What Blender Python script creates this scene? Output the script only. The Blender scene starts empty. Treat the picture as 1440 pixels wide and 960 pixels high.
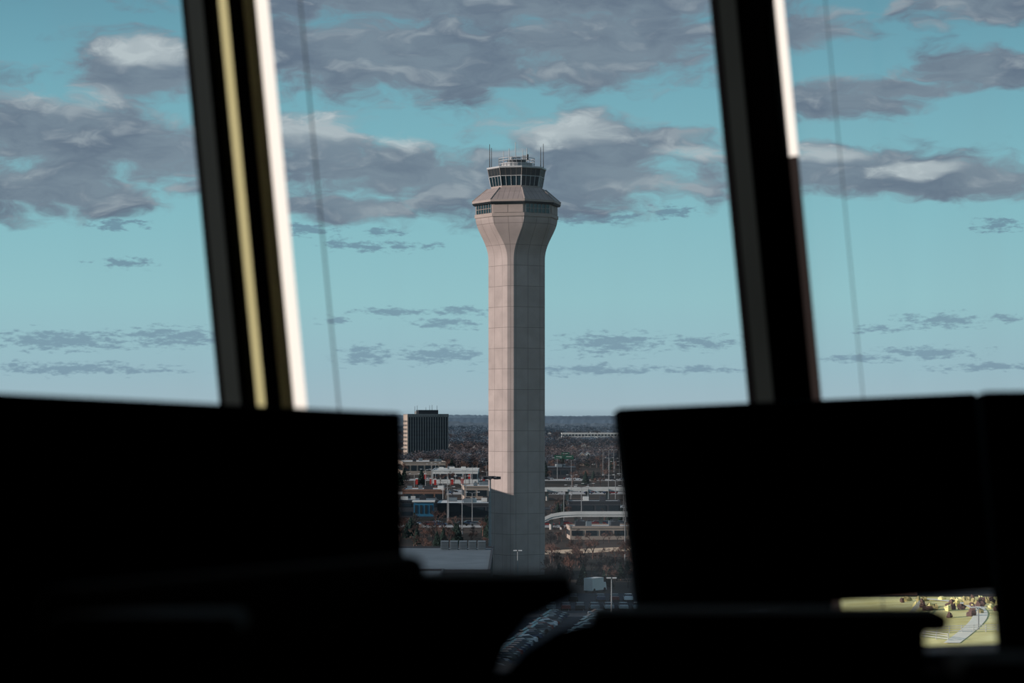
import bpy, math, random
from mathutils import Vector, Matrix
random.seed(7)
R = random.Random(11)
CAMZ = 37.0
F = 3400.0           # focal length in px of a 1440 px wide frame (85 mm)
def lin(c):
    return tuple(((v/255)/12.92 if v/255 <= .04045 else (((v/255)+.055)/1.055)**2.4) for v in c)+(1,)

# ------------------------------------------------------------------ materials
def mat(name, rgb, rough=.8, var=.15, scale=1.0, spec=.3, metal=0, rgb2=None):
    m = bpy.data.materials.new(name); m.use_nodes = True
    nt = m.node_tree; b = nt.nodes['Principled BSDF']
    tc = nt.nodes.new('ShaderNodeTexCoord')
    n = nt.nodes.new('ShaderNodeTexNoise'); n.inputs['Scale'].default_value = scale
    n.inputs['Detail'].default_value = 3
    nt.links.new(tc.outputs['Object'], n.inputs['Vector'])
    cr = nt.nodes.new('ShaderNodeValToRGB')
    c = lin(rgb)
    if rgb2: c0 = lin(rgb2); c1 = c
    else:
        c0 = tuple(max(0, v*(1-var)) for v in c[:3])+(1,); c1 = tuple(min(1, v*(1+var)) for v in c[:3])+(1,)
    cr.color_ramp.elements[0].color = c0; cr.color_ramp.elements[0].position = .35
    cr.color_ramp.elements[1].color = c1; cr.color_ramp.elements[1].position = .65
    nt.links.new(n.outputs['Fac'], cr.inputs['Fac'])
    nt.links.new(cr.outputs['Color'], b.inputs['Base Color'])
    b.inputs['Roughness'].default_value = rough
    b.inputs['Metallic'].default_value = metal
    b.inputs['Specular IOR Level'].default_value = spec
    return m

def brickmat(name, rgb, rgbm, w, h, mortar, rough=.85, var=.05, offset=0.0):
    m = bpy.data.materials.new(name); m.use_nodes = True
    nt = m.node_tree; b = nt.nodes['Principled BSDF']
    tc = nt.nodes.new('ShaderNodeTexCoord')
    br = nt.nodes.new('ShaderNodeTexBrick')
    br.offset = offset; br.squash = 1
    br.inputs['Scale'].default_value = 1
    br.inputs['Brick Width'].default_value = w; br.inputs['Row Height'].default_value = h
    br.inputs['Mortar Size'].default_value = mortar; br.inputs['Mortar Smooth'].default_value = .2
    c = lin(rgb)
    br.inputs['Color1'].default_value = tuple(v*(1-var) for v in c[:3])+(1,)
    br.inputs['Color2'].default_value = tuple(v*(1+var) for v in c[:3])+(1,)
    br.inputs['Mortar'].default_value = lin(rgbm)
    nt.links.new(tc.outputs['UV'], br.inputs['Vector'])
    n = nt.nodes.new('ShaderNodeTexNoise'); n.inputs['Scale'].default_value = .35; n.inputs['Detail'].default_value = 5
    nt.links.new(tc.outputs['Object'], n.inputs['Vector'])
    mr = nt.nodes.new('ShaderNodeMapRange'); mr.inputs[3].default_value = .9; mr.inputs[4].default_value = 1.08
    mr.inputs[1].default_value = .3; mr.inputs[2].default_value = .7
    nt.links.new(n.outputs['Fac'], mr.inputs[0])
    mx = nt.nodes.new('ShaderNodeVectorMath'); mx.operation = 'SCALE'
    nt.links.new(br.outputs['Color'], mx.inputs[0]); nt.links.new(mr.outputs[0], mx.inputs['Scale'])
    nt.links.new(mx.outputs[0], b.inputs['Base Color'])
    b.inputs['Roughness'].default_value = rough; b.inputs['Specular IOR Level'].default_value = .2
    return m

# ------------------------------------------------------------------ mesh builder
class MB:
    def __init__(s): s.v=[]; s.f=[]; s.m=[]; s.uv=[]; s.mats=[]
    def mi(s, m):
        if m not in s.mats: s.mats.append(m)
        return s.mats.index(m)
    def face(s, pts, m, uv=None):
        i=len(s.v); s.v += [tuple(p) for p in pts]; s.f.append(tuple(range(i,i+len(pts)))); s.m.append(s.mi(m))
        s.uv.append(uv)
    def hexa(s, p, m):   # p 8 pts: bottom 4 ccw, top 4
        i=len(s.v); s.v += [tuple(q) for q in p]; k=s.mi(m)
        for f in ((3,2,1,0),(4,5,6,7),(0,1,5,4),(1,2,6,5),(2,3,7,6),(3,0,4,7)):
            s.f.append(tuple(i+a for a in f)); s.m.append(k); s.uv.append(None)
    def box(s, c, d, m, rz=0, taper=1.0):
        cx,cy,cz=c; a,b,h=d[0]/2,d[1]/2,d[2]/2; co,si=math.cos(rz),math.sin(rz)
        P=[]
        for z,k in ((-h,1),(h,taper)):
            for x,y in ((-a,-b),(a,-b),(a,b),(-a,b)):
                x*=k;y*=k
                P.append((cx+x*co-y*si, cy+x*si+y*co, cz+z))
        s.hexa(P,m)
    def fbox(s, o, ax, ay, az, d, m):  # box in arbitrary frame, o = min corner
        o=Vector(o); X=Vector(ax)*d[0]; Y=Vector(ay)*d[1]; Z=Vector(az)*d[2]
        s.hexa([o,o+X,o+X+Y,o+Y,o+Z,o+X+Z,o+X+Y+Z,o+Y+Z],m)
    def tube(s, a, b, r0, r1, m, n=6, cap=True):
        a=Vector(a); b=Vector(b); d=(b-a)
        if d.length<1e-6: return
        d.normalize(); u=d.orthogonal().normalized(); w=d.cross(u)
        i=len(s.v); k=s.mi(m)
        for p,r in ((a,r0),(b,r1)):
            for j in range(n):
                t=2*math.pi*j/n; s.v.append(tuple(p+u*math.cos(t)*r+w*math.sin(t)*r))
        for j in range(n):
            s.f.append((i+j,i+(j+1)%n,i+n+(j+1)%n,i+n+j)); s.m.append(k); s.uv.append(None)
        if cap:
            s.f.append(tuple(i+n+j for j in range(n))); s.m.append(k); s.uv.append(None)
            s.f.append(tuple(i+j for j in reversed(range(n)))); s.m.append(k); s.uv.append(None)
    def extr(s, poly, m, off):   # polygon (3d pts) extruded by vector off
        off=Vector(off); P=[Vector(p) for p in poly]; n=len(P); i=len(s.v); k=s.mi(m)
        s.v += [tuple(p) for p in P]+[tuple(p+off) for p in P]
        s.f.append(tuple(range(i,i+n))); s.m.append(k); s.uv.append(None)
        s.f.append(tuple(i+n+j for j in reversed(range(n)))); s.m.append(k); s.uv.append(None)
        for j in range(n):
            s.f.append((i+j,i+(j+1)%n,i+n+(j+1)%n,i+n+j)); s.m.append(k); s.uv.append(None)
    def blob(s, c, r, m, n=7, rows=4, jit=.25):
        i=len(s.v); k=s.mi(m)
        for a in range(rows+1):
            ph=math.pi*a/rows
            for j in range(n):
                t=2*math.pi*j/n; q=1+(R.uniform(-jit,jit) if 0<a<rows else 0)
                s.v.append((c[0]+r[0]*q*math.sin(ph)*math.cos(t), c[1]+r[1]*q*math.sin(ph)*math.sin(t), c[2]+r[2]*q*math.cos(ph)))
        for a in range(rows):
            for j in range(n):
                s.f.append((i+a*n+j,i+(a+1)*n+j,i+(a+1)*n+(j+1)%n,i+a*n+(j+1)%n)); s.m.append(k); s.uv.append(None)
    def obj(s, name, parent=None, bevel=0, smooth=False):
        me=bpy.data.meshes.new(name); me.from_pydata(s.v,[],s.f)
        for m in s.mats: me.materials.append(m)
        me.polygons.foreach_set('material_index', s.m)
        if any(u is not None for u in s.uv):
            l=me.uv_layers.new(name='UVMap')
            for p,u in zip(me.polygons,s.uv):
                if u:
                    for li,q in zip(p.loop_indices,u): l.data[li].uv=q
        if smooth: me.polygons.foreach_set('use_smooth',[True]*len(me.polygons))
        me.update()
        o=bpy.data.objects.new(name,me); bpy.context.scene.collection.objects.link(o)
        if parent: o.parent=parent
        if bevel:
            b=o.modifiers.new('bevel','BEVEL'); b.width=bevel; b.segments=3; b.limit_method='ANGLE'
        return o
def empty(name, loc=(0,0,0)):
    e=bpy.data.objects.new(name,None); e.location=loc; e.empty_display_size=.2
    bpy.context.scene.collection.objects.link(e); return e
def gx(px,d): return (px-720)/F*d      # survey helper: bearing -> x at distance d
def gz(py,d): return CAMZ+(585-py)/F*d

# ------------------------------------------------------------------ camera
cd=bpy.data.cameras.new('camera'); cam=bpy.data.objects.new('camera',cd)
bpy.context.scene.collection.objects.link(cam); bpy.context.scene.camera=cam
cam.location=(0,0,CAMZ); cam.rotation_euler=(math.radians(90),0,0)
cd.sensor_width=36; cd.lens=85; cd.shift_y=105/1440
cd.clip_start=.05; cd.clip_end=40000
cd.dof.use_dof=True; cd.dof.focus_distance=560; cd.dof.aperture_fstop=6.5
sc=bpy.context.scene
sc.view_settings.view_transform='Standard'; sc.view_settings.look='None'

# ------------------------------------------------------------------ sun
az=math.radians(-75.5); el=math.radians(14)
S=Vector((math.sin(az)*math.cos(el), -math.cos(az)*math.cos(el), math.sin(el)))
sd=bpy.data.lights.new('sun','SUN'); sun=bpy.data.objects.new('sun',sd); sc.collection.objects.link(sun)
sun.rotation_euler=S.to_track_quat('Z','Y').to_euler(); sun.location=(-50,-20,90)
sd.energy=4.8; sd.angle=math.radians(.6); sd.color=(1,.88,.82)

# ------------------------------------------------------------------ sky with clouds
w=bpy.data.worlds.new('sky'); sc.world=w; w.use_nodes=True
nt=w.node_tree; nt.nodes.clear(); L=nt.links
def N(t): return nt.nodes.new(t)
def put(sock,v):
    if hasattr(v,'is_output'): L.new(v,sock)
    else: sock.default_value=v
def Mx(op,a,b=None,c=None,clamp=False):
    n=N('ShaderNodeMath'); n.operation=op; n.use_clamp=clamp
    put(n.inputs[0],a)
    if b is not None: put(n.inputs[1],b)
    if c is not None: put(n.inputs[2],c)
    return n.outputs[0]
def VM(op,a,b=None,c=None):
    n=N('ShaderNodeVectorMath'); n.operation=op; put(n.inputs[0],a)
    if b is not None: put(n.inputs[1],b)
    if c is not None: put(n.inputs[2],c)
    return n.outputs['Value'] if op=='LENGTH' else n.outputs[0]
def SS(x,a,b):
    n=N('ShaderNodeMapRange'); n.interpolation_type='SMOOTHSTEP'; put(n.inputs[0],x); n.inputs[1].default_value=a; n.inputs[2].default_value=b
    return n.outputs[0]
def mixc(f,a,b):
    n=N('ShaderNodeMix'); n.data_type='RGBA'; put(n.inputs[0],f); put(n.inputs[6],a); put(n.inputs[7],b); return n.outputs[2]
tc=N('ShaderNodeTexCoord'); nv=VM('NORMALIZE',tc.outputs['Generated'])
sp=N('ShaderNodeSeparateXYZ'); L.new(nv,sp.inputs[0])
A=Mx('ARCTAN2',sp.outputs[0],sp.outputs[1]); E=Mx('ARCSINE',sp.outputs[2])
cb=N('ShaderNodeCombineXYZ'); L.new(A,cb.inputs[0]); L.new(E,cb.inputs[1]); P=cb.outputs[0]
def fbm(p,sx,sy,det=6,rough=.55):
    q=VM('MULTIPLY',p,(sx,sy,1)); n=N('ShaderNodeTexNoise'); n.noise_dimensions='2D'; n.inputs['Scale'].default_value=1
    n.inputs['Detail'].default_value=det; n.inputs['Roughness'].default_value=rough; L.new(q,n.inputs['Vector']); return n
big=[(200,110,110,60),(90,190,190,66),(60,262,190,36),(235,215,120,60),
 (520,75,200,66),(640,95,130,44),(460,205,95,46),(600,245,240,50),(470,290,120,18),
 (850,60,190,70),(700,5,420,34),(820,205,130,44),(880,248,200,42),
 (1190,142,110,26),(1380,98,110,28),(1270,125,130,16),(1180,238,140,34),(1350,250,190,30),(1400,0,130,24),(1150,40,60,36)]
bright=[(205,72,60,18),(470,180,85,26),(770,182,90,20),(570,190,80,16),(980,215,60,12),(100,135,90,14),(1150,218,70,11),(1300,238,60,9)]
small=[(940,297,36,9),(1405,315,40,11),(165,317,48,7),(175,371,42,8),(478,344,28,9),(520,348,34,9),(565,346,26,9),(610,346,16,5),
 (560,440,60,8),(650,438,40,8),(628,456,50,8),(475,450,22,6),(860,482,78,17),(985,482,50,10),(1330,452,66,11),(1420,450,20,6),(1240,462,34,6),
 (90,478,130,15),(250,474,85,16),(515,500,44,14),(620,498,66,14),(830,520,120,9),(1000,520,70,6),(1300,495,70,10),(1400,516,80,7),(100,518,140,10),
 (830,305,70,10),(540,325,30,6),(1200,505,60,7),(430,322,50,9)]
def field(p,blobs):
    acc=None
    for (px,py,a,b) in blobs:
        ua=math.atan((px-720)/F); ub=math.atan((585-py)/F*math.cos(ua)); sa=F/a; sb=F/b
        l=VM('LENGTH',VM('MULTIPLY_ADD',p,(sa,sb,0),(-ua*sa,-ub*sb,0)))
        acc=l if acc is None else Mx('MINIMUM',acc,l)
    return Mx('SUBTRACT',1,acc)
wn=fbm(P,34,80,2); wv=VM('MULTIPLY',VM('SUBTRACT',wn.outputs['Color'],(.5,.5,.5)),(.022,.010,0)); PW=VM('ADD',P,wv)
n1=fbm(PW,26,66,8,.58).outputs['Fac']
PU=VM('ADD',PW,(-.0028,.0045,0)); n2=fbm(PU,26,66,4,.52).outputs['Fac']
nf=fbm(P,150,520,3,.65).outputs['Fac']
Db=Mx('ADD',field(PW,big),Mx('MULTIPLY_ADD',n1,2.8,-1.3))
wv2=VM('MULTIPLY',wv,(.45,.35,0)); PS=VM('ADD',P,wv2)
Ds=Mx('ADD',field(PS,small),Mx('MULTIPLY_ADD',nf,3.0,-1.5))
ab=SS(Db,-.3,.5); as_=Mx('MULTIPLY',SS(Ds,-.1,.8),.72)
ng=fbm(P,5,12,4,.55).outputs['Fac']
ag=Mx('MULTIPLY',SS(ng,.5,.62),SS(E,.19,.26))
br_=SS(Mx('ADD',field(PW,bright),Mx('MULTIPLY_ADD',n1,2.8,-1.4)),-.5,.8)
lit=Mx('MULTIPLY_ADD',SS(Mx('SUBTRACT',n1,n2),.01,.26),.42,Mx('MULTIPLY',br_,.8)); lit=Mx('MULTIPLY',lit,1.0,clamp=True)
cr=N('ShaderNodeValToRGB'); mr=N('ShaderNodeMapRange'); L.new(E,mr.inputs[0]); mr.inputs[1].default_value=-.05; mr.inputs[2].default_value=.6
L.new(mr.outputs[0],cr.inputs[0])
def epos(py): return (math.atan((585-py)/F)+.05)/.65
els=[(0,(90,105,115)),(.07,(125,145,158)),(epos(575),(164,187,198)),(epos(520),(156,189,200)),(epos(420),(150,196,203)),(epos(300),(137,190,200)),(epos(100),(116,170,186)),(epos(0),(104,156,174)),(.55,(90,128,152)),(1,(90,126,155))]
e=cr.color_ramp.elements
e[0].position=els[0][0]; e[0].color=lin(els[0][1]); e[1].position=els[-1][0]; e[1].color=lin(els[-1][1])
for p,c in els[1:-1]:
    q=e.new(p); q.color=lin(c)
shade=mixc(SS(n1,.35,.75),lin((124,138,152)),lin((100,112,131)))
ccol=mixc(lit,shade,lin((190,199,203)))
low=SS(E,.085,.02)
ccol_s=mixc(low,lin((104,130,152)),lin((116,144,164)))
col=mixc(ag,cr.outputs[0],lin((158,158,162)))
col=mixc(as_,col,ccol_s)
col=mixc(Mx('MULTIPLY',ab,.92),col,ccol)
bg=N('ShaderNodeBackground'); L.new(col,bg.inputs[0]); bg.inputs[1].default_value=1.0
out=N('ShaderNodeOutputWorld'); L.new(bg.outputs[0],out.inputs[0])
w.cycles.sampling_method='MANUAL'; w.cycles.sample_map_resolution=512

# ------------------------------------------------------------------ control tower
con=brickmat('tower_precast_concrete',(158,145,140),(120,109,105),3.3,4.8,.06)
conp=mat('tower_wall_panel',(151,137,130),.8,.06,.5)
roofm=brickmat('tower_roof_metal',(143,130,125),(106,96,93),1.2,30,.05,.6)
gl=mat('tower_glass',(22,42,50),.12,.2,.4,.6)
dk=mat('tower_dark_fascia',(30,36,40),.5,.1,1)
wh=mat('tower_white_metal',(165,165,165),.5,.05,1)
TX,TY=gx(726.5,566),566.0
tower=empty('air_traffic_control_tower',(TX,TY,0))
FN=[math.radians(-12.5+45*k) for k in range(8)]
def octo(a,b,z):
    r=[]
    for k in range(8):
        f1,f2=FN[k],FN[(k+1)%8]; A1=a if k%2==0 else b; A2=b if k%2==0 else a
        det=math.sin(f1-f2)
        x=(A1*math.cos(f2)-A2*math.cos(f1))/det; y=(math.sin(f1)*A2-math.sin(f2)*A1)/det
        r.append(Vector((x,-y,z)))
    return r     # vertex k between face k and k+1
def loft(mb,prof,m,faces=range(8)):
    rings=[octo(a,b,z) for z,a,b in prof]
    for i in range(len(rings)-1):
        A_,B_=rings[i],rings[i+1]
        for k in faces:
            p0,p1=A_[k-1],A_[k]; q0,q1=B_[k-1],B_[k]
            wl=(p1-p0).length/2; wt=(q1-q0).length/2; c=k*20
            z0,z1=prof[i][0],prof[i][0]+(Vector((q0+q1))/2-(p0+p1)/2).length
            mb.face([p0,p1,q1,q0],m,[(c-wl,z0),(c+wl,z0),(c+wt,z1),(c-wt,z1)])
def capo(mb,a,b,z,m): mb.face(octo(a,b,z),m)
mb=MB()
prof=[(0,6.6,5.2),(73.2,6.6,5.2)]
for i in range(1,17):
    t=i/16; u=t**1.2; s=u*u*(3-2*u); prof.append((73.2+9.9*t,6.6+(9.0-6.6)*s,5.2+(9.0-5.2)*s))
loft(mb,prof,con); mb.obj('shaft',tower)
mb=MB()
loft(mb,[(83.1,9.0,9.0),(83.1,9.2,9.2),(83.9,9.2,9.2),(83.9,8.9,8.9),(86.1,8.9,8.9)],conp)
for k in range(8):
    r0=octo(8.95,8.95,84.0); r1=octo(8.95,8.95,86.0)
    a,b,c,d=r0[k-1],r0[k],r1[k],r1[k-1]; nrm=Vector((math.sin(FN[k]),-math.cos(FN[k]),0)); t=(b-a)
    if k%2==1:
        f=.06
        mb.face([a+t*f+nrm*.02,b-t*f+nrm*.02,c-t*f+nrm*.02,d+t*f+nrm*.02],gl)
        for j in range(7):
            q=a+t*(f+(1-2*f)*j/6); mb.fbox(q-t.normalized()*.06+nrm*.02,t.normalized(),nrm,(0,0,1),(.12,.12,2.0),wh if j in(0,6) else conp)
        mb.fbox(a+t*f+nrm*.02+Vector((0,0,.95)),t.normalized(),nrm,(0,0,1),(t.length*(1-2*f),.1,.09),conp)
    else:
        mb.fbox(a+t*.03,t.normalized(),nrm,(0,0,1),(t.length*.94,.12,1.9),conp)
        mb.fbox(a+t*.48,t.normalized(),nrm,(0,0,1),(.06,.14,1.9),dk)
mb.obj('observation_ring',tower)
mb=MB()
loft(mb,[(86.05,8.8,8.8),(86.05,9.55,9.55),(86.5,9.75,9.75)],dk)
loft(mb,[(86.5,9.75,9.75),(87.0,9.75,9.75)],conp)
loft(mb,[(87.0,9.75,9.75),(90.0,6.35,6.35)],roofm); 
loft(mb,[(90.0,6.35,6.35),(90.0,5.6,5.6)],conp)
r0=octo(9.78,9.78,87.0); r1=octo(6.38,6.38,90.03)
for k in range(8): mb.tube(r0[k],r1[k],.13,.13,conp,5)
mb.obj('skirt_roof',tower)
mb=MB()
def ca(z): return 5.55+(z-90)*.17
loft(mb,[(90,ca(90),ca(90)),(90.5,ca(90.5),ca(90.5))],conp)
loft(mb,[(90.5,ca(90.5)-.08,ca(90.5)-.08),(92.7,ca(92.7)-.08,ca(92.7)-.08)],gl)
loft(mb,[(92.7,ca(92.7)+.02,ca(92.7)+.02),(92.85,ca(92.85)+.02,ca(92.85)+.02)],wh)
loft(mb,[(92.85,ca(92.85),ca(92.85)),(94.5,ca(94.5),ca(94.5))],dk)
loft(mb,[(94.5,6.4,6.4),(94.6,6.55,6.55),(94.95,6.55,6.55),(95.0,6.3,6.3)],wh); capo(mb,6.5,6.5,94.95,dk)
r0=octo(ca(90.5),ca(90.5),90.5); r1=octo(ca(92.8),ca(92.8),92.8); r2=octo(ca(94.5)+.02,ca(94.5)+.02,94.5)
for k in range(8):
    mb.tube(r0[k],r1[k],.13,.13,wh,5); mb.tube(r1[k],r2[k],.07,.07,conp,5)
    for j in (1,2,3):
        f=j/4
        mb.tube(r0[k-1].lerp(r0[k],f),r1[k-1].lerp(r1[k],f),.07,.07,wh,5)
        mb.tube(r1[k-1].lerp(r1[k],f),r2[k-1].lerp(r2[k],f),.035,.035,conp,4)
mb.obj('control_cab',tower)
mb=MB()
mb.tube((0,0,95),(0,0,96.1),3.7,3.7,wh,20); mb.tube((0,0,96.1),(0,0,96.9),2.3,2.1,dk,16)
for zz,rr in ((95.9,4.2),(96.6,4.2),(97.2,4.2)):
    for j in range(24):
        a0=2*math.pi*j/24; a1=2*math.pi*(j+1)/24
        mb.tube((rr*math.cos(a0),rr*math.sin(a0),zz),(rr*math.cos(a1),rr*math.sin(a1),zz),.07,.07,wh,4)
for j in range(24):
    a0=2*math.pi*j/24; mb.tube((4.2*math.cos(a0),4.2*math.sin(a0),95),(4.2*math.cos(a0),4.2*math.sin(a0),97.25),.06,.06,wh,4)
for (px,py,yy) in ((686,204,-1.5),(691,207,1.5),(764,203,-1),(760.5,206,2),(725,200,0),(741,207,1.5),(708,212,1),(716,210,-2),(735,211,-1)):
    x=(px-726.5)*.1665; x=max(-6.3,min(6.3,x)); mb.tube((x,yy,94.9),(x,yy,CAMZ+(585-py)*.1665),.11,.07,dk if px in (686,691,764,760.5) else wh,5)
mb.box((1.8,0,97.3),(1.0,.6,1.4),wh); mb.blob((-1.2,0,97.2),(.6,.6,.6),wh,10,6,0); mb.tube((2.6,0,97),(2.6,0,98.3),.2,.2,dk,6)
mb.box((-.3,1,97.6),(2.6,.15,.35),wh,.3)
mb.obj('roof_equipment',tower)

# ------------------------------------------------------------------ ground
gm=mat('ground_winter_scrub',(84,76,71),.95,.2,.02,.0,0,(52,54,53))
mb=MB()
for (x0,x1,y0,y1) in ((-9000,9000,-600,14000),): mb.face([(x0,y0,0),(x1,y0,0),(x1,y1,0),(x0,y1,0)],gm)
mb.obj('ground')
asph=mat('asphalt',(56,62,68),.95,.15,.2,.0); conc=mat('pale_concrete',(170,166,162),.9,.1,.2,.1)
tan=mat('tan_concrete_road',(212,184,156),.9,.08,.1,.05)
paint=mat('road_paint',(190,190,185),.8,.05,1)
mb=MB()
mb.face([(-60,330,.05),(60,330,.05),(50,505,.05),(-60,505,.05)],asph)
for i in range(24): mb.box((-6+i*2.8,462,.07),(.12,5,.02),paint)
mb.obj('car_park_ground')
def road(name,pts,wd,m,z=.08):
    b=MB(); P_=[Vector((x,y,z)) for x,y in pts]
    for i in range(len(P_)-1):
        d=(P_[i+1]-P_[i]).normalized(); n=Vector((-d.y,d.x,0))*wd/2
        b.face([P_[i]-n,P_[i+1]-n,P_[i+1]+n,P_[i]+n],m)
        b.face([P_[i]-n*.02+Vector((0,0,.03)),P_[i+1]-n*.02+Vector((0,0,.03)),P_[i+1]+n*.02+Vector((0,0,.03)),P_[i]+n*.02+Vector((0,0,.03))],paint)
    return b.obj(name)
road('service_road',[(-120,640),(10,655),(40,680),(140,690)],16,tan)
road('highway',[(-400,1180),(0,1160),(400,1200)],40,conc)
road('highway.001',[(-300,820),(60,810),(300,860)],18,conc)
road('highway.002',[(-300,980),(60,965),(300,1000)],26,asph)
road('highway.003',[(-300,1420),(60,1400),(300,1430)],40,conc)

# ------------------------------------------------------------------ low buildings
rf=mat('flat_roof_grey',(104,114,120),.9,.08,.2,.05); wht=mat('white_cladding',(195,195,192),.8,.06,.2)
cream=mat('cream_cladding',(160,144,132),.8,.08,.2); brown=mat('brown_brick',(116,88,76),.9,.12,.3)
blu=mat('blue_panel',(36,92,120),.5,.1,.5); dwin=mat('dark_window_band',(26,34,42),.3,.2,.3,.5)
slate=mat('dark_cladding',(48,52,58),.8,.12,.2); redm=mat('red_sign',(160,44,40),.6,.1,1)
green=mat('green_highway_sign',(20,76,60),.6,.1,1)
FOOT=[]
def clear(x,y,r=4):
    if (x-TX)**2+(y-TY)**2<11**2: return False
    return all(not(a-r<x<b+r and c-r<y<d+r) for a,b,c,d in FOOT)
def lowrise(name,px0,px1,d,dep,h,wall,roof,rz=0,bands=1,units=4,col=None):
    x0,x1=gx(px0,d),gx(px1,d); cx=(x0+x1)/2; wd=x1-x0; b=MB(); e=empty(name,(cx,d+dep/2,0)); FOOT.append((x0,x1,d,d+dep))
    b.box((0,0,h/2),(wd,dep,h),wall,rz); b.box((0,0,h+.05),(wd-.6,dep-.6,.14),roof,rz)
    co,si=math.cos(rz),math.sin(rz)
    def tr(x,y): return (x*co-y*si,x*si+y*co)
    for sx,sy,a,c in ((0,-dep/2,wd+.5,.4),(0,dep/2,wd+.5,.4),(-wd/2,0,.4,dep+.5),(wd/2,0,.4,dep+.5)):
        x,y=tr(sx,sy); b.box((x,y,h+.15),(a,c,.7),wall,rz)
    b.obj('walls_and_roof',e)
    b=MB(); nb=max(1,bands)
    for i in range(nb):
        z=h*(i+.55)/nb; n=max(3,int(wd/4))
        for j in range(n):
            x,y=tr(-wd/2+wd*(j+.5)/n,-dep/2-.05); b.box((x,y,z),(wd/n*.78,.15,h/nb*.42),dwin,rz)
        n2=max(2,int(dep/5))
        for j in range(n2):
            for sgn in (-1,1):
                x,y=tr(sgn*(wd/2+.05),-dep/2+dep*(j+.5)/n2); b.box((x,y,z),(.15,dep/n2*.7,h/nb*.42),dwin,rz)
    b.obj('windows',e)
    b=MB()
    for i in range(units):
        x,y=tr(R.uniform(-.42,.42)*wd,R.uniform(-.3,.4)*dep); s=R.uniform(1.5,4)
        b.box((x,y,h+.9),(s,s*.8,R.uniform(1.2,2)),R.choice([slate,rf,wht]),rz); b.box((x,y,h+2),(s*.5,s*.4,.4),slate,rz)
    if units: b.obj('rooftop_units',e)
    return e
lowrise('terminal_annex',520,688,450,80,8,slate,rf,0,1,0)
lowrise('car_park_shade_block',430,600,352,84,9,slate,rf,0,1,3)  # unseen block, added to throw shade over the parked cars
b=MB(); 
for i in range(5): 
    b.box((gx(640,535)+i*2.0-2,524,9.1),(1.7,3,1.8),rf); 
    for j in range(5): b.box((gx(640,535)+i*2.0-2,522.45,8.5+j*.32),(1.5,.1,.12),slate)
b.obj('rooftop_louvre_units')
lowrise('terminal_building',370,505,535,26,27,cream,rf,0,7,5)
lowrise('parking_deck',560,612,880,30,6,slate,rf,.05,2,3)
lowrise('cargo_shed',612,700,900,40,4.2,slate,wht,0,1,6)
lowrise('depot',566,625,1010,30,6,brown,wht,0,1,5)
lowrise('depot.001',650,700,1060,30,6,cream,wht,.06,1,4)
lowrise('warehouse',608,672,1330,50,7,wht,wht,0,1,5)
lowrise('warehouse.001',560,620,1520,60,8,cream,wht,.1,1,5)
lowrise('warehouse.002',765,810,1450,40,6,slate,rf,0,1,5)
lowrise('depot.002',800,872,900,16,5,slate,wht,0,1,2)
lowrise('depot.003',800,900,725,14,3.6,cream,wht,.05,1,4)
lowrise('white_office_block',790,886,3100,40,15,wht,wht,0,3,5)
b=MB(); b.box((gx(596,860),860,4),(7,6,5),blu); b.box((gx(596,860),860,6.8),(8,7,.5),wht)
for i in range(4): b.box((gx(596,860)-2.6+i*1.75,856.9,4),(.9,.1,3),dwin)
b.obj('blue_kiosk')
b=MB()
for px,d in ((586,1120),(606,1125),(612,1110),(636,1118),(650,1130),(598,1215),(660,1220),(680,1130)):
    x=gx(px,d); b.tube((x,d,0),(x,d,6),.2,.2,slate,5); b.box((x,d-.1,6.6),(1.1,.3,2.4),redm); b.box((x,d-.1,8.1),(1.3,.35,.5),wht)
b.obj('red_pylon_signs')
b=MB()
for px,d in ((786,1700),(800,1700),(795,1840)):
    x=gx(px,d); b.tube((x-4,d,0),(x-4,d,10),.25,.25,slate,5); b.tube((x+4,d,0),(x+4,d,10),.25,.25,slate,5); b.box((x,d-.3,8.2),(6.6,.3,2.8),green); b.box((x,d-.5,8.6),(4,.1,.3),wht)
    FOOT.append((x-6,x+6,d-3,d+3))
b.obj('green_highway_signs')
b=MB()
d=1060
for i in range(10):
    x0=gx(740,d)+i*9; b.box((x0+4.5,d+i*2,4.6),(9.1,13,.9),wht); b.box((x0+4.5,d-6.4+i*2,5.5),(9.1,.3,1),wht)
    b.tube((x0,d-3+i*2,0),(x0,d-3+i*2,4.2),.7,.7,conc,8); b.tube((x0,d+3+i*2,0),(x0,d+3+i*2,4.2),.7,.7,conc,8)
b.obj('road_viaduct')
b=MB(); d=790
pp=[(764,3.2),(775,4.4),(790,5.0),(810,5.2),(845,5.2),(890,5.2)]
for (a,za),(c,zc) in zip(pp,pp[1:]):
    x0,x1=gx(a,d),gx(c,d); 
    b.hexa([(x0,d-4,za-.9),(x1,d-4,zc-.9),(x1,d+4,zc-.9),(x0,d+4,za-.9),(x0,d-4,za),(x1,d-4,zc),(x1,d+4,zc),(x0,d+4,za)],wht)
    b.tube((x1,d,0),(x1,d,zc-.9),.6,.6,conc,8); b.hexa([(x0,d-4.2,za-.2),(x1,d-4.2,zc-.2),(x1,d-4,zc-.2),(x0,d-4,za-.2),(x0,d-4.2,za+.9),(x1,d-4.2,zc+.9),(x1,d-4,zc+.9),(x0,d-4,za+.9)],wht)
b.obj('exit_ramp')
FOOT.append((gx(760,790),gx(900,790),784,796)); FOOT.append((gx(740,1060),gx(740,1060)+92,1050,1090))
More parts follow.
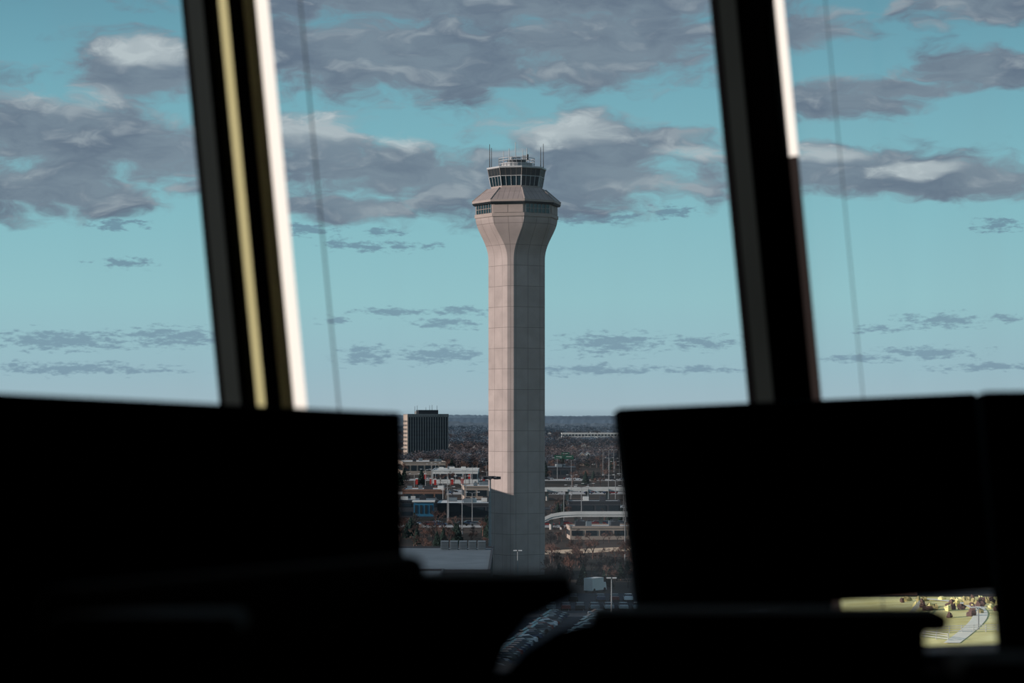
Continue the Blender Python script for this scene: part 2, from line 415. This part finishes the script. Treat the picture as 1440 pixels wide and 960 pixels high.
# office tower
off=empty('office_tower',(gx(598,1900),1915,0)); rz=math.radians(14); off.rotation_euler=(0,0,rz); FOOT.append((-92,-48,1900,1930))
fins=mat('office_fin_concrete',(128,126,124),.85,.06,.2); offd=mat('office_glass',(56,64,72),.6,.15,.1,.1)
b=MB(); b.box((0,0,19),(32,16,38),offd); b.box((0,0,37.6),(33,17,2.4),fins); b.box((0,0,1.5),(33,17,3),fins)
b.box((-16.2,0,19),(.8,16.6,38),cream)
for i in range(17): b.box((-16+2*i,-8.2,19),(.6,.6,37),fins)
for i in range(11): b.box((0,-8.15,3.2+i*3.15),(32,.35,.9),slate)
for i in range(10):
    for j in range(4): b.box((-16.7,-6+j*4,4.6+i*3.15),(.2,1.8,1.4),dwin)
b.obj('facade',off)
b=MB(); b.box((1,0,40.3),(16,9,3.2),slate); b.box((-6,0,39.8),(5,6,2.4),fins)
for x in (-9,-7,0,3,5,9): b.tube((x,0,39),(x,0,43.5+R.uniform(0,3)),.18,.12,slate,5)
b.obj('rooftop_plant',off)

# ------------------------------------------------------------------ trees
bark=mat('bare_twigs_brown',(104,84,78),.95,.2,.5,.0); bark2=mat('bare_twigs_russet',(106,80,72),.95,.2,.5,.0)
barkd=mat('bare_twigs_dark',(54,52,54),.95,.2,.5,.0); ever=mat('evergreen_needles',(38,50,46),.95,.3,1,.0)
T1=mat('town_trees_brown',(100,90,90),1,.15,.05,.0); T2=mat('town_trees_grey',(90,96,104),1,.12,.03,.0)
T3=mat('town_trees_haze',(102,116,128),1,.08,.01,.0); far3=mat('far_hills',(102,120,136),1,.05,.002,.0); far4=mat('farthest_hills',(118,138,154),1,.05,.002,.0)  # far tones paler and bluer: distance haze painted into the colours
def tree_mesh(h,m,seed):
    r=random.Random(seed); b=MB()
    def br(p,d,l,rad,lev):
        q=p+d*l; b.tube(p,q,rad,rad*.65,m,4 if lev<2 else 3,False)
        if lev>=5: return
        for i in range(3 if lev<3 else 4):
            a=r.uniform(.3,.75); ax=d.orthogonal().normalized(); ax.rotate(Matrix.Rotation(r.uniform(0,6.28),3,d))
            nd=(d*math.cos(a)+ax*math.sin(a)+Vector((0,0,.12))).normalized()
            st=p.lerp(q,r.uniform(.55,1)); br(st,nd,l*r.uniform(.6,.82),max(rad*.55,.028),lev+1)
    br(Vector((0,0,0)),Vector((0,0,1)),h*.27,h*.022,0)
    me=b.obj('t'); data=me.data; bpy.data.objects.remove(me); return data
def ever_mesh(h,seed):
    b=MB(); b.tube((0,0,0),(0,0,h*.3),h*.03,h*.02,bark,5)
    for i in range(26):
        t=(i+1)/27; rr=h*.26*(1-t)+.25
        for j in range(4):
            a=R.uniform(0,6.28); b.blob((math.cos(a)*rr*.6,math.sin(a)*rr*.6,h*(.1+.88*t)),(rr*.55,rr*.55,h*.05),ever,5,3,.45)
    me=b.obj('t'); data=me.data; bpy.data.objects.remove(me); return data
def clump_mesh(m,seed):       # a belt of several leafless crowns, twig clusters on trunks
    r=random.Random(seed); b=MB()
    for t in range(7):
        cx,cy=r.uniform(-24,24),r.uniform(-16,16); h=r.uniform(8,14); w=h*r.uniform(.32,.45)
        b.tube((cx,cy,0),(cx,cy,h*.6),.25,.12,m,4,False)
        for i in range(230):
            d=Vector((r.gauss(0,1),r.gauss(0,1),r.gauss(0,1))).normalized()*(r.random()**.45)
            c=Vector((cx+d.x*w,cy+d.y*w,h*.6+d.z*h*.4)); a=Vector((r.gauss(0,1),r.gauss(0,1),r.gauss(0,1))).normalized()*r.uniform(.4,.9)
            q=a.orthogonal().normalized()*r.uniform(.25,.5); b.face([c-a,c+a,c+q],m)
    me=b.obj('t'); data=me.data; bpy.data.objects.remove(me); return data
tv=[tree_mesh(10,m,i) for i,m in enumerate((bark,bark2,barkd,bark,bark,barkd))]; ev=[ever_mesh(8,1),ever_mesh(8,2)]
grove=empty('bare_tree_grove'); evg=empty('evergreen_tree_grove')
def plant(px,d,s=1,e=False,x=None):
    X=gx(px,d) if x is None else x
    if not clear(X,d): return
    o=bpy.data.objects.new('evergreen_tree' if e else 'bare_tree',R.choice(ev if e else tv)); sc.collection.objects.link(o)
    o.parent=evg if e else grove; o.location=(X,d,0); o.rotation_euler=(0,0,R.uniform(0,6.28)); s*=R.uniform(.8,1.2); o.scale=(s,s,s)
for i in range(60): plant(R.uniform(772,905),R.uniform(512,640),R.uniform(.5,.85))
for i in range(10): plant(R.uniform(775,900),R.uniform(512,560),.45,True)
for i in range(34): plant(R.uniform(560,690),R.uniform(640,800),R.uniform(.6,.9))
for i in range(12): plant(R.uniform(560,690),R.uniform(650,790),.7,True)
for i in range(26): plant(R.uniform(768,900),R.uniform(695,775),R.uniform(.4,.6))
for i in range(24): plant(R.uniform(775,900),R.uniform(835,960),R.uniform(.5,.8),i%3==0)
for i in range(110): plant(R.choice([R.uniform(555,690),R.uniform(766,900)]),R.uniform(1220,1900),R.uniform(.7,1.3),i%5==0)
for i in range(60): plant(R.choice([R.uniform(625,690),R.uniform(766,900)]),R.uniform(1650,2200),R.uniform(1.0,1.4))
for i in range(20): plant(0,R.uniform(515,560),R.uniform(.4,.7),i%3==0,x=R.uniform(50,84))
cl={m:[clump_mesh(m,i+k*10) for i in range(2)] for k,m in enumerate((T1,T2,T3))}
belt=empty('town_trees')
n=0
while n<620:
    d=1700*(1+2.2*R.random()**1.2); x=gx(R.choice([R.uniform(535,690),R.uniform(762,915)]),d)
    if not clear(x,d,26): n+=.2; continue
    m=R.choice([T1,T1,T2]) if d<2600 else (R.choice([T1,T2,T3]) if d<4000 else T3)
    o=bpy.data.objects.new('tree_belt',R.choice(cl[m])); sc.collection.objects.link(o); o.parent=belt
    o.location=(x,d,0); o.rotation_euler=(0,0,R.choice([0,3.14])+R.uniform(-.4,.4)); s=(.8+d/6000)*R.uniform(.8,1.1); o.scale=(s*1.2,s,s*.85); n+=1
b=MB()
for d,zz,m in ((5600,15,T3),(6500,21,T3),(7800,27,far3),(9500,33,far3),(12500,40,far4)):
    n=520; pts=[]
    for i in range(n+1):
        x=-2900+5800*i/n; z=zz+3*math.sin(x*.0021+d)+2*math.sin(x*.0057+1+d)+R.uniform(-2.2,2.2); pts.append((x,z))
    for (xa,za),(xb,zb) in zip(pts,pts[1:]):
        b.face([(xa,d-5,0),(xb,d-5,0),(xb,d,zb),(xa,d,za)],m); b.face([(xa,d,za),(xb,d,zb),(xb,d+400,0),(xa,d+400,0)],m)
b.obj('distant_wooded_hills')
b=MB(); hw=[wht,cream,wht,brown]; 
for i in range(150):
    d=1750+R.random()**1.2*3200; x=gx(R.choice([R.uniform(560,690),R.uniform(766,900)]),d); ww=R.uniform(7,11); dd=R.uniform(8,12); h=R.uniform(5,7.5); m=R.choice(hw); r_=R.choice([slate,rf,brown])
    if not clear(x,d,10): continue
    b.box((x,d,h/2),(ww,dd,h),m)
    b.extr([(x-ww/2-.4,d-dd/2-.4,h),(x+ww/2+.4,d-dd/2-.4,h),(x,d-dd/2-.4,h+ww*.42)],r_,(0,dd+.8,0))
    b.extr([(x-ww/2+.3,d-dd/2-.5,h+.1),(x+ww/2-.3,d-dd/2-.5,h+.1),(x,d-dd/2-.5,h+ww*.36)],m,(0,.05,0))
    for sx in (-.25,.25): 
        for z in (.3,.72): b.box((x+sx*ww,d-dd/2-.05,h*z),(1.2,.15,1.5),dwin)
b.obj('town_houses')

# ------------------------------------------------------------------ lamps and masts
pole=mat('galvanised_pole',(130,132,134),.5,.08,2,.4)
lampw=mat('lamp_head',(205,205,205),.5,.03,2)
def lamp(px,d,h,arm=1.8,name='street_lamp'):
    b=MB(); x=gx(px,d); b.tube((0,0,0),(0,0,h),.16,.09,pole,7); b.tube((0,0,0),(0,0,.5),.3,.26,pole,8)
    b.tube((0,0,h-.1),(arm,0,h+.25),.07,.06,pole,6); b.box((arm+.3,0,h+.25),(1.0,.4,.18),lampw)
    b.tube((0,0,h-.1),(-arm,0,h+.25),.07,.06,pole,6); b.box((-arm-.3,0,h+.25),(1.0,.4,.18),lampw)
    o=b.obj(name); o.location=(x,d,0); return o
lamp(860,430,8,.1); lamp(728,500,9,.1); lamp(650,760,18); lamp(879,620,22,1.2)
for i in range(16): lamp(R.uniform(566,686),R.choice([835,950,1100,1130,1240,1390,1460])+R.uniform(-3,3),R.uniform(9,13))
for i in range(16): lamp(R.uniform(772,886),R.choice([835,945,985,1130,1240,1390,1425])+R.uniform(-3,3),R.uniform(9,13))
for px in (848,856,863,871): lamp(px,1500,16)
b=MB(); b.tube((0,0,0),(0,0,23),.4,.22,pole,8)
b.tube((0,0,22.9),(0,0,23.5),1.3,1.3,slate,10)
for j in range(8):
    a=math.pi*j/4; b.tube((0,0,23.2),(1.7*math.cos(a),1.7*math.sin(a),23.2),.09,.09,pole,5); b.box((2*math.cos(a),2*math.sin(a),23.1),(.9,.7,.6),slate,a)
o=b.obj('high_mast_light'); o.location=(gx(689,545),545,0)

# ------------------------------------------------------------------ cars
paints=[mat('car_paint_'+n,c,.3,.03,1,.4) for n,c in (('white',(200,204,208)),('silver',(140,148,154)),('grey',(70,76,82)),('black',(24,26,30)),('blue',(36,52,80)),('red',(100,30,30)))]
cgl=mat('car_glass',(20,26,32),.1,.1,1,.6); tyre=mat('tyre',(18,18,18),.9,.1,2)
def car(b,x,y,a,m,s=1):
    co,si=math.cos(a),math.sin(a)
    def T(u,v,z): return (x+(u*co-v*si)*s,y+(u*si+v*co)*s,z*s+.06)
    prof=[(-2.25,.35),(2.2,.35),(2.25,.7),(1.9,.86),(1.1,.95),(.35,1.42),(-1.0,1.46),(-1.75,1.05),(-2.25,.98)]
    def wv(z): return .9 if z<1 else .72
    n=len(prof); 
    i=len(b.v); k=b.mi(m)
    for sg in (-1,1):
        for u,z in prof: b.v.append(T(u,sg*wv(z),z))
    b.f.append(tuple(range(i,i+n))); b.m.append(k); b.uv.append(None); b.f.append(tuple(i+n+j for j in reversed(range(n)))); b.m.append(k); b.uv.append(None)
    for j in range(n):
        b.f.append((i+j,i+(j+1)%n,i+n+(j+1)%n,i+n+j)); b.uv.append(None); b.m.append(b.mi(cgl) if j in (4,6) else k)
    for sg in (-1,1):
        b.face([T(.95,sg*.9,.98),T(.35,sg*.76,1.36),T(-.95,sg*.76,1.39),T(-1.6,sg*.9,1.02)],cgl)
        for u in (-1.4,1.4):
            b.tube(T(u,sg*.7,.33),T(u,sg*.93,.33),.33,.33,tyre,10)
b=MB()
for i in range(16):
    car(b,2+i*2.75,462,math.pi/2+R.uniform(-.05,.05),R.choice(paints))
    if i>2 and i%4: car(b,4+i*2.75,484,math.pi/2,R.choice(paints))
for i in range(28):
    yy=352+i*3.4
    if R.random()<.2: continue
    car(b,-3.2+i*.42,yy,math.radians(12+180*R.randint(0,1)),R.choice(paints))
    if i%5: car(b,5.0+i*.42,yy+1,math.radians(12+180*R.randint(0,1)),R.choice(paints))
for i in range(90):
    d=R.choice([815,822,965,972,1150,1165,1175,1400,1412])+R.uniform(-1,1); car(b,gx(R.choice([R.uniform(566,688),R.uniform(768,880)]),d),d,R.uniform(-.1,.1),R.choice(paints))
b.obj('parked_cars')
b=MB(); b.box((0,0,1.75),(4.6,2.1,2.6),wht); b.box((2.9,0,1.2),(1.5,2.0,1.6),wht,0,.85); b.box((3.2,0,1.6),(1.1,1.8,.6),cgl,0,.85)
for u in (-1.5,2.8):
    for v in (-.95,.95): b.tube((u,v-.12,.45),(u,v+.12,.45),.45,.45,tyre,12)
o=b.obj('box_truck'); o.location=(gx(835,508),508,0.05); o.rotation_euler=(0,0,1.0)

# ------------------------------------------------------------------ sunny landscaped bank lower right
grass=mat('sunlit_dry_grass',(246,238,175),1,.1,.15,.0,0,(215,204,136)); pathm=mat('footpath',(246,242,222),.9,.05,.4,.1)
shr=mat('dry_shrubs',(170,158,112),1,.2,.5,.0)
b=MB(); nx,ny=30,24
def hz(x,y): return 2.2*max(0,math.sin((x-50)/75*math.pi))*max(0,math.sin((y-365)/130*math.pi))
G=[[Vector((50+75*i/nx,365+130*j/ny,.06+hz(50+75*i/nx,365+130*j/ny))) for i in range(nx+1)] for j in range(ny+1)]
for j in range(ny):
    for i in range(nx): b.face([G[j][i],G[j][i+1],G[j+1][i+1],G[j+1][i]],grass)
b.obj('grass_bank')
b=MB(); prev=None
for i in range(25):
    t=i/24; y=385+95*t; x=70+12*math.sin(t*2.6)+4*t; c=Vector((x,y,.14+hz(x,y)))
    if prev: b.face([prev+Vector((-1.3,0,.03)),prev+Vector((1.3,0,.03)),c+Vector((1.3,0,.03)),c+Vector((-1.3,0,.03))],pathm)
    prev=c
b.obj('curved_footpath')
b=MB()
def fence(p,q,n):
    p=Vector(p);q=Vector(q)
    for i in range(n+1):
        c=p.lerp(q,i/n); z=hz(c.x,c.y); b.box((c.x,c.y,z+.65),(.14,.14,1.3),wht)
        if i<n:
            e=p.lerp(q,(i+1)/n); z2=hz(e.x,e.y)
            for h in (.45,.85,1.2): b.tube((c.x,c.y,z+h),(e.x,e.y,z2+h),.07,.07,wht,4)
fence((64,398,0),(92,398,0),14); fence((66,408,0),(75,445,0),14); fence((64,398,0),(70,388,0),4)
b.obj('white_rail_fence')
b=MB()
for i in range(60):
    x=R.uniform(74,95); y=R.uniform(420,470); b.blob((x,y,hz(x,y)+.4),(R.uniform(.4,.9),R.uniform(.4,.9),R.uniform(.4,.8)),R.choice([shr,grass,bark]),7,5,.4)
b.obj('shrub_bed')
lowrise('brick_lodge',1225,1290,500,10,6,brown,slate,0,1,0)
lamp(1376,402,5,.5)

# ------------------------------------------------------------------ control room interior
blk=mat('black_plastic',(9,9,10),.8,.1,3,.05); blk0=mat('matt_black_laminate',(7,7,8),1,.1,3,.0)
scr=mat('switched_off_screen',(5,5,6),.5,.05,3,.1); dfr=mat('dark_window_frame',(74,82,82),.8,.1,3,.1)
dfb=mat('black_window_gasket',(12,12,13),.9,.1,3,.0); crm=mat('cream_aluminium_trim',(220,214,160),.6,.04,3,.1)
whm=mat('white_aluminium_trim',(252,252,246),.6,.01,3,.2); trim_shade=mat('shaded_white_trim',(34,28,27),.8,.1,3,.1)
padm=mat('brown_vinyl_armrest',(110,72,54),.8,.1,5,.1); wallp=mat('dark_wall_paint',(38,38,40),.95,.05,2,.05); carpet=mat('dark_carpet',(30,30,33),1,.2,30,0)
ceilm=mat('ceiling_tile',(48,48,48),.95,.05,2,.05)
yaw=math.radians(21); t_=Vector((math.cos(yaw),math.sin(yaw),0)); n_=Vector((-math.sin(yaw),math.cos(yaw),0))
s_=Vector((-.0957,0,1)); O=Vector((0,4.183,CAMZ))
FL=-1.15; CE=1.7
def W(u,h,m=0): return O+t_*u+s_*h+n_*m
def strip(b,u0,u1,h0,h1,m0,m1,m):
    b.hexa([W(u0,h0,m0),W(u1,h0,m0),W(u1,h0,m1),W(u0,h0,m1),W(u0,h1,m0),W(u1,h1,m0),W(u1,h1,m1),W(u0,h1,m1)],m)
def ridge(b,u0,u1,h0,h1,dep,m,back=.0):       # triangular ridge whose long face looks along the wall (-t)
    a=[W(u0,h0,back),W(u1,h0,back-dep),W(u1,h0,back)]; c=[W(u0,h1,back),W(u1,h1,back-dep),W(u1,h1,back)]
    i=len(b.v); k=b.mi(m); b.v+=[tuple(p) for p in a+c]
    for f in ((0,1,2),(5,4,3),(0,3,4,1),(1,4,5,2),(2,5,3,0)): b.f.append(tuple(i+q for q in f)); b.m.append(k); b.uv.append(None)
SL=-.44; HD=1.35
b=MB(); ridge(b,-.508,-.482,SL,HD,.008,dfr); strip(b,-.510,-.383,SL,HD,.0,.025,dfb)
ridge(b,-.470,-.443,SL,HD,.020,crm); ridge(b,-.410,-.381,SL,HD,.050,whm)
b.obj('trim_1')
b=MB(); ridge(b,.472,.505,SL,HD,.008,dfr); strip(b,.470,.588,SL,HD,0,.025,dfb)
ridge(b,.572,.5885,.47,HD,.034,whm); ridge(b,.572,.5885,SL,.47,.034,trim_shade)  # lower part coloured dark: the end of the sun patch is painted in
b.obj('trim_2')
b=MB(); strip(b,1.5,1.64,SL,HD,-.02,.05,dfr); b.obj('trim_3')
cab=mat('cable_sheath',(72,82,90),.8,.05,3,.1)
b=MB(); b.tube(W(-.3015,SL,.03),W(-.3015,HD,.03),.0016,.0016,cab,6); b.tube(W(.7098,SL,.03),W(.7098,HD,.03),.0010,.0010,cab,6); b.obj('window_heater_wires')
g=bpy.data.materials.new('window_glass'); g.use_nodes=True; q=g.node_tree; q.nodes.clear()
o_=q.nodes.new('ShaderNodeOutputMaterial'); mxs=q.nodes.new('ShaderNodeMixShader'); tr=q.nodes.new('ShaderNodeBsdfTransparent'); gs=q.nodes.new('ShaderNodeBsdfGlossy')
tr.inputs[0].default_value=(.97,.985,.985,1); gs.inputs['Roughness'].default_value=.02; mxs.inputs[0].default_value=.03
# streaky dust-like film, put into the pane material to imitate reflection haze
tl=q.nodes.new('ShaderNodeBsdfTranslucent'); tl.inputs[0].default_value=(.8,.82,.84,1); mx2=q.nodes.new('ShaderNodeMixShader')
gt=q.nodes.new('ShaderNodeTexCoord'); gv=q.nodes.new('ShaderNodeMapping'); gv.inputs['Scale'].default_value=(7,3,.7); gv.inputs['Rotation'].default_value=(0,-.095,0)
gn=q.nodes.new('ShaderNodeTexNoise'); gn.inputs['Scale'].default_value=1; gn.inputs['Detail'].default_value=2; gr=q.nodes.new('ShaderNodeMapRange')
gr.inputs[1].default_value=.42; gr.inputs[2].default_value=.75; gr.inputs[3].default_value=.012; gr.inputs[4].default_value=.08
q.links.new(gt.outputs['Object'],gv.inputs[0]); q.links.new(gv.outputs[0],gn.inputs['Vector']); q.links.new(gn.outputs['Fac'],gr.inputs[0])
q.links.new(tr.outputs[0],mxs.inputs[1]); q.links.new(gs.outputs[0],mxs.inputs[2])
q.links.new(gr.outputs[0],mx2.inputs[0]); q.links.new(mxs.outputs[0],mx2.inputs[1]); q.links.new(tl.outputs[0],mx2.inputs[2]); q.links.new(mx2.outputs[0],o_.inputs[0])
for i,(u0,u1) in enumerate(((-2.3,-.510),(-.383,.470),(.588,1.5),(1.64,2.6))):
    b=MB(); b.face([W(u0,SL,.02),W(u1,SL,.02),W(u1,HD,.02),W(u0,HD,.02)],g); b.obj('window_%d'%(i+1))
xl,xr,yb=-2.1,2.5,-2.4
uL=(xl)/math.cos(yaw)-.05; uR=xr/math.cos(yaw)+.05
b=MB(); strip(b,uL,uR,FL,SL,-.02,.15,wallp); strip(b,uL,uR,HD,CE,-.02,.15,wallp); b.obj('wall_front')
b=MB(); b.box((xl-.07,(yb+3.35)/2,CAMZ+(FL+CE)/2),(.14,3.35-yb,CE-FL),wallp); b.obj('wall_left')
b=MB(); b.box((xr+.07,(yb+5.1)/2,CAMZ+(FL+CE)/2),(.14,5.1-yb,CE-FL),wallp); b.obj('wall_right')
b=MB(); b.box(((xl+xr)/2,yb-.07,CAMZ+(FL+CE)/2),(xr-xl+.28,.14,CE-FL),wallp); b.obj('wall_back')
for nm,z,m in (('floor',FL-.05,carpet),('ceiling',CE+.05,ceilm)):
    b=MB(); 
    b.extr([(xl-.14,yb-.14,CAMZ+z-.05),(xr+.14,yb-.14,CAMZ+z-.05),(xr+.14,5.28,CAMZ+z-.05),(xl-.14,3.5,CAMZ+z-.05)],m,(0,0,.1)); b.obj(nm)
b=MB(); b.extr([(xl,yb,0),(xr,yb,0),(xr,5.1,0),(xl,3.4,0)],cream,(0,0,CAMZ+FL-.11)); b.obj('viewing_building_shaft')
con_=empty('control_console',(0,0,0))
b=MB(); strip(b,-2.0,2.05,SL-.04,SL,-1.15,-.03,blk0); b.obj('worktop',con_)
b=MB()
for u in (-2.0,-1.1,0,1.1,2.0): strip(b,u,u+.05,FL,SL-.04,-1.05,-.06,blk0)
strip(b,-2.0,2.05,FL+.1,SL-.04,-.12,-.06,blk0); b.obj('supports',con_)

def monitor(tl,tr_,hgt,tilt,name='computer_monitor',mb_h=None):
    e=empty(name,(0,0,0)); tl=Vector(tl); tr_=Vector(tr_); X=(tr_-tl); wd=X.length; X.normalize()
    D=Vector(tilt).normalized(); Nn=X.cross(-D).normalized()
    if Nn.y>0: Nn=-Nn
    b=MB(); b.fbox(tl+D*hgt-Nn*.03,X,Nn,-D,(wd,.03,hgt),blk); b.obj('housing',e,bevel=.006)
    b=MB(); b.fbox(tl+X*.015+D*(hgt-.02),X,Nn,-D,(wd-.03,.002,hgt-.035),scr); b.obj('screen',e)
    b=MB(); c=tl+X*wd/2+D*hgt*.55-Nn*.03; b.fbox(c-X*wd*.2-Nn*.035+D*hgt*.2,X,Nn,-D,(wd*.4,.035,hgt*.4),blk)
    zt=CAMZ+SL; b.tube(c-Nn*.04,(c.x-Nn.x*.06,c.y-Nn.y*.06,zt+.02),.022,.026,blk,12)
    b.box((c.x-Nn.x*.04,c.y-Nn.y*.04,zt+.012),(.24,.2,.02),blk,yaw); b.obj('stand',e)
    return e
def K(px,py,d): return Vector((gx(px,d),d,gz(py,d)))
monitor(K(870,573,3.55),K(1374,551,3.74),.305,K(901,852,3.50)-K(870,573,3.55))
monitor(K(-110,546,2.9),K(566,579,3.12),.36,K(571,985,3.05)-K(566,579,3.12))
monitor(K(1383,549,3.05),K(1980,542,3.2),.39,K(1419,960,3.0)-K(1383,549,3.05))

def chair(name,padpx,padz,body,back,dv,d=2.2):
    k=d/F; e=empty(name,(0,0,0)); dv=Vector(dv)
    def Q(px,py): return Vector(((px-720)*k,d,CAMZ+(585-py)*k))
    for i,of in enumerate((Vector((0,0,0)),dv)):
        b=MB(); p=Q(padpx[0],padz[1])+of; wd=(padpx[1]-padpx[0])*k; h=(padz[1]-padz[0])*k
        b.box((p.x+wd/2,p.y,p.z+h/2),(wd,.08,h),padm); b.obj('armrest_pad_%d'%(i+1),e,bevel=.008)
        b=MB(); b.extr([Q(*q)+of+Vector((0,-.03,0)) for q in body],blk0,(0,.05,0)); b.obj('armrest_support_%d'%(i+1),e,bevel=.004)
    a=Q(*back[0]); c=Q(*back[1]); b=MB(); Zb=CAMZ-.55
    b.hexa([(a.x,a.y,Zb),(c.x,c.y,Zb),(c.x+dv.x,c.y+dv.y,Zb),(a.x+dv.x,a.y+dv.y,Zb),a,c,c+dv,a+dv],padm); b.obj('backrest',e,bevel=.015)
    m0=Q((padpx[0]+padpx[1])/2,900)+dv/2; b=MB(); b.box((m0.x,m0.y,CAMZ-.5),(.44,.44,.09),blk0,0); b.obj('seat_cushion',e,bevel=.03)
    b=MB(); b.tube((m0.x,m0.y,CAMZ-.55),(m0.x,m0.y,CAMZ+FL+.12),.03,.04,blk,12)
    for j in range(5):
        an=2*math.pi*j/5; x=m0.x+.29*math.cos(an); y=m0.y+.29*math.sin(an)
        b.tube((m0.x,m0.y,CAMZ+FL+.12),(x,y,CAMZ+FL+.07),.028,.018,blk,8); b.tube((x-.02,y,CAMZ+FL+.03),(x+.02,y,CAMZ+FL+.03),.03,.03,blk,12)
    b.obj('pedestal_base',e)
chair('drafting_chair',(590,804),(806,836),[(560,836),(794,836),(740,862),(708,902),(690,950),(680,1300),(560,1300)],[(562,778),(604,778)],(-.25,-.43,0))
chair('drafting_chair',(832,1326),(856,886),[(690,1300),(700,968),(742,922),(785,894),(850,878),(1288,884),(1292,1300)],[(740,940),(800,940)],(.25,-.43,0))
print('objects',len(bpy.data.objects))
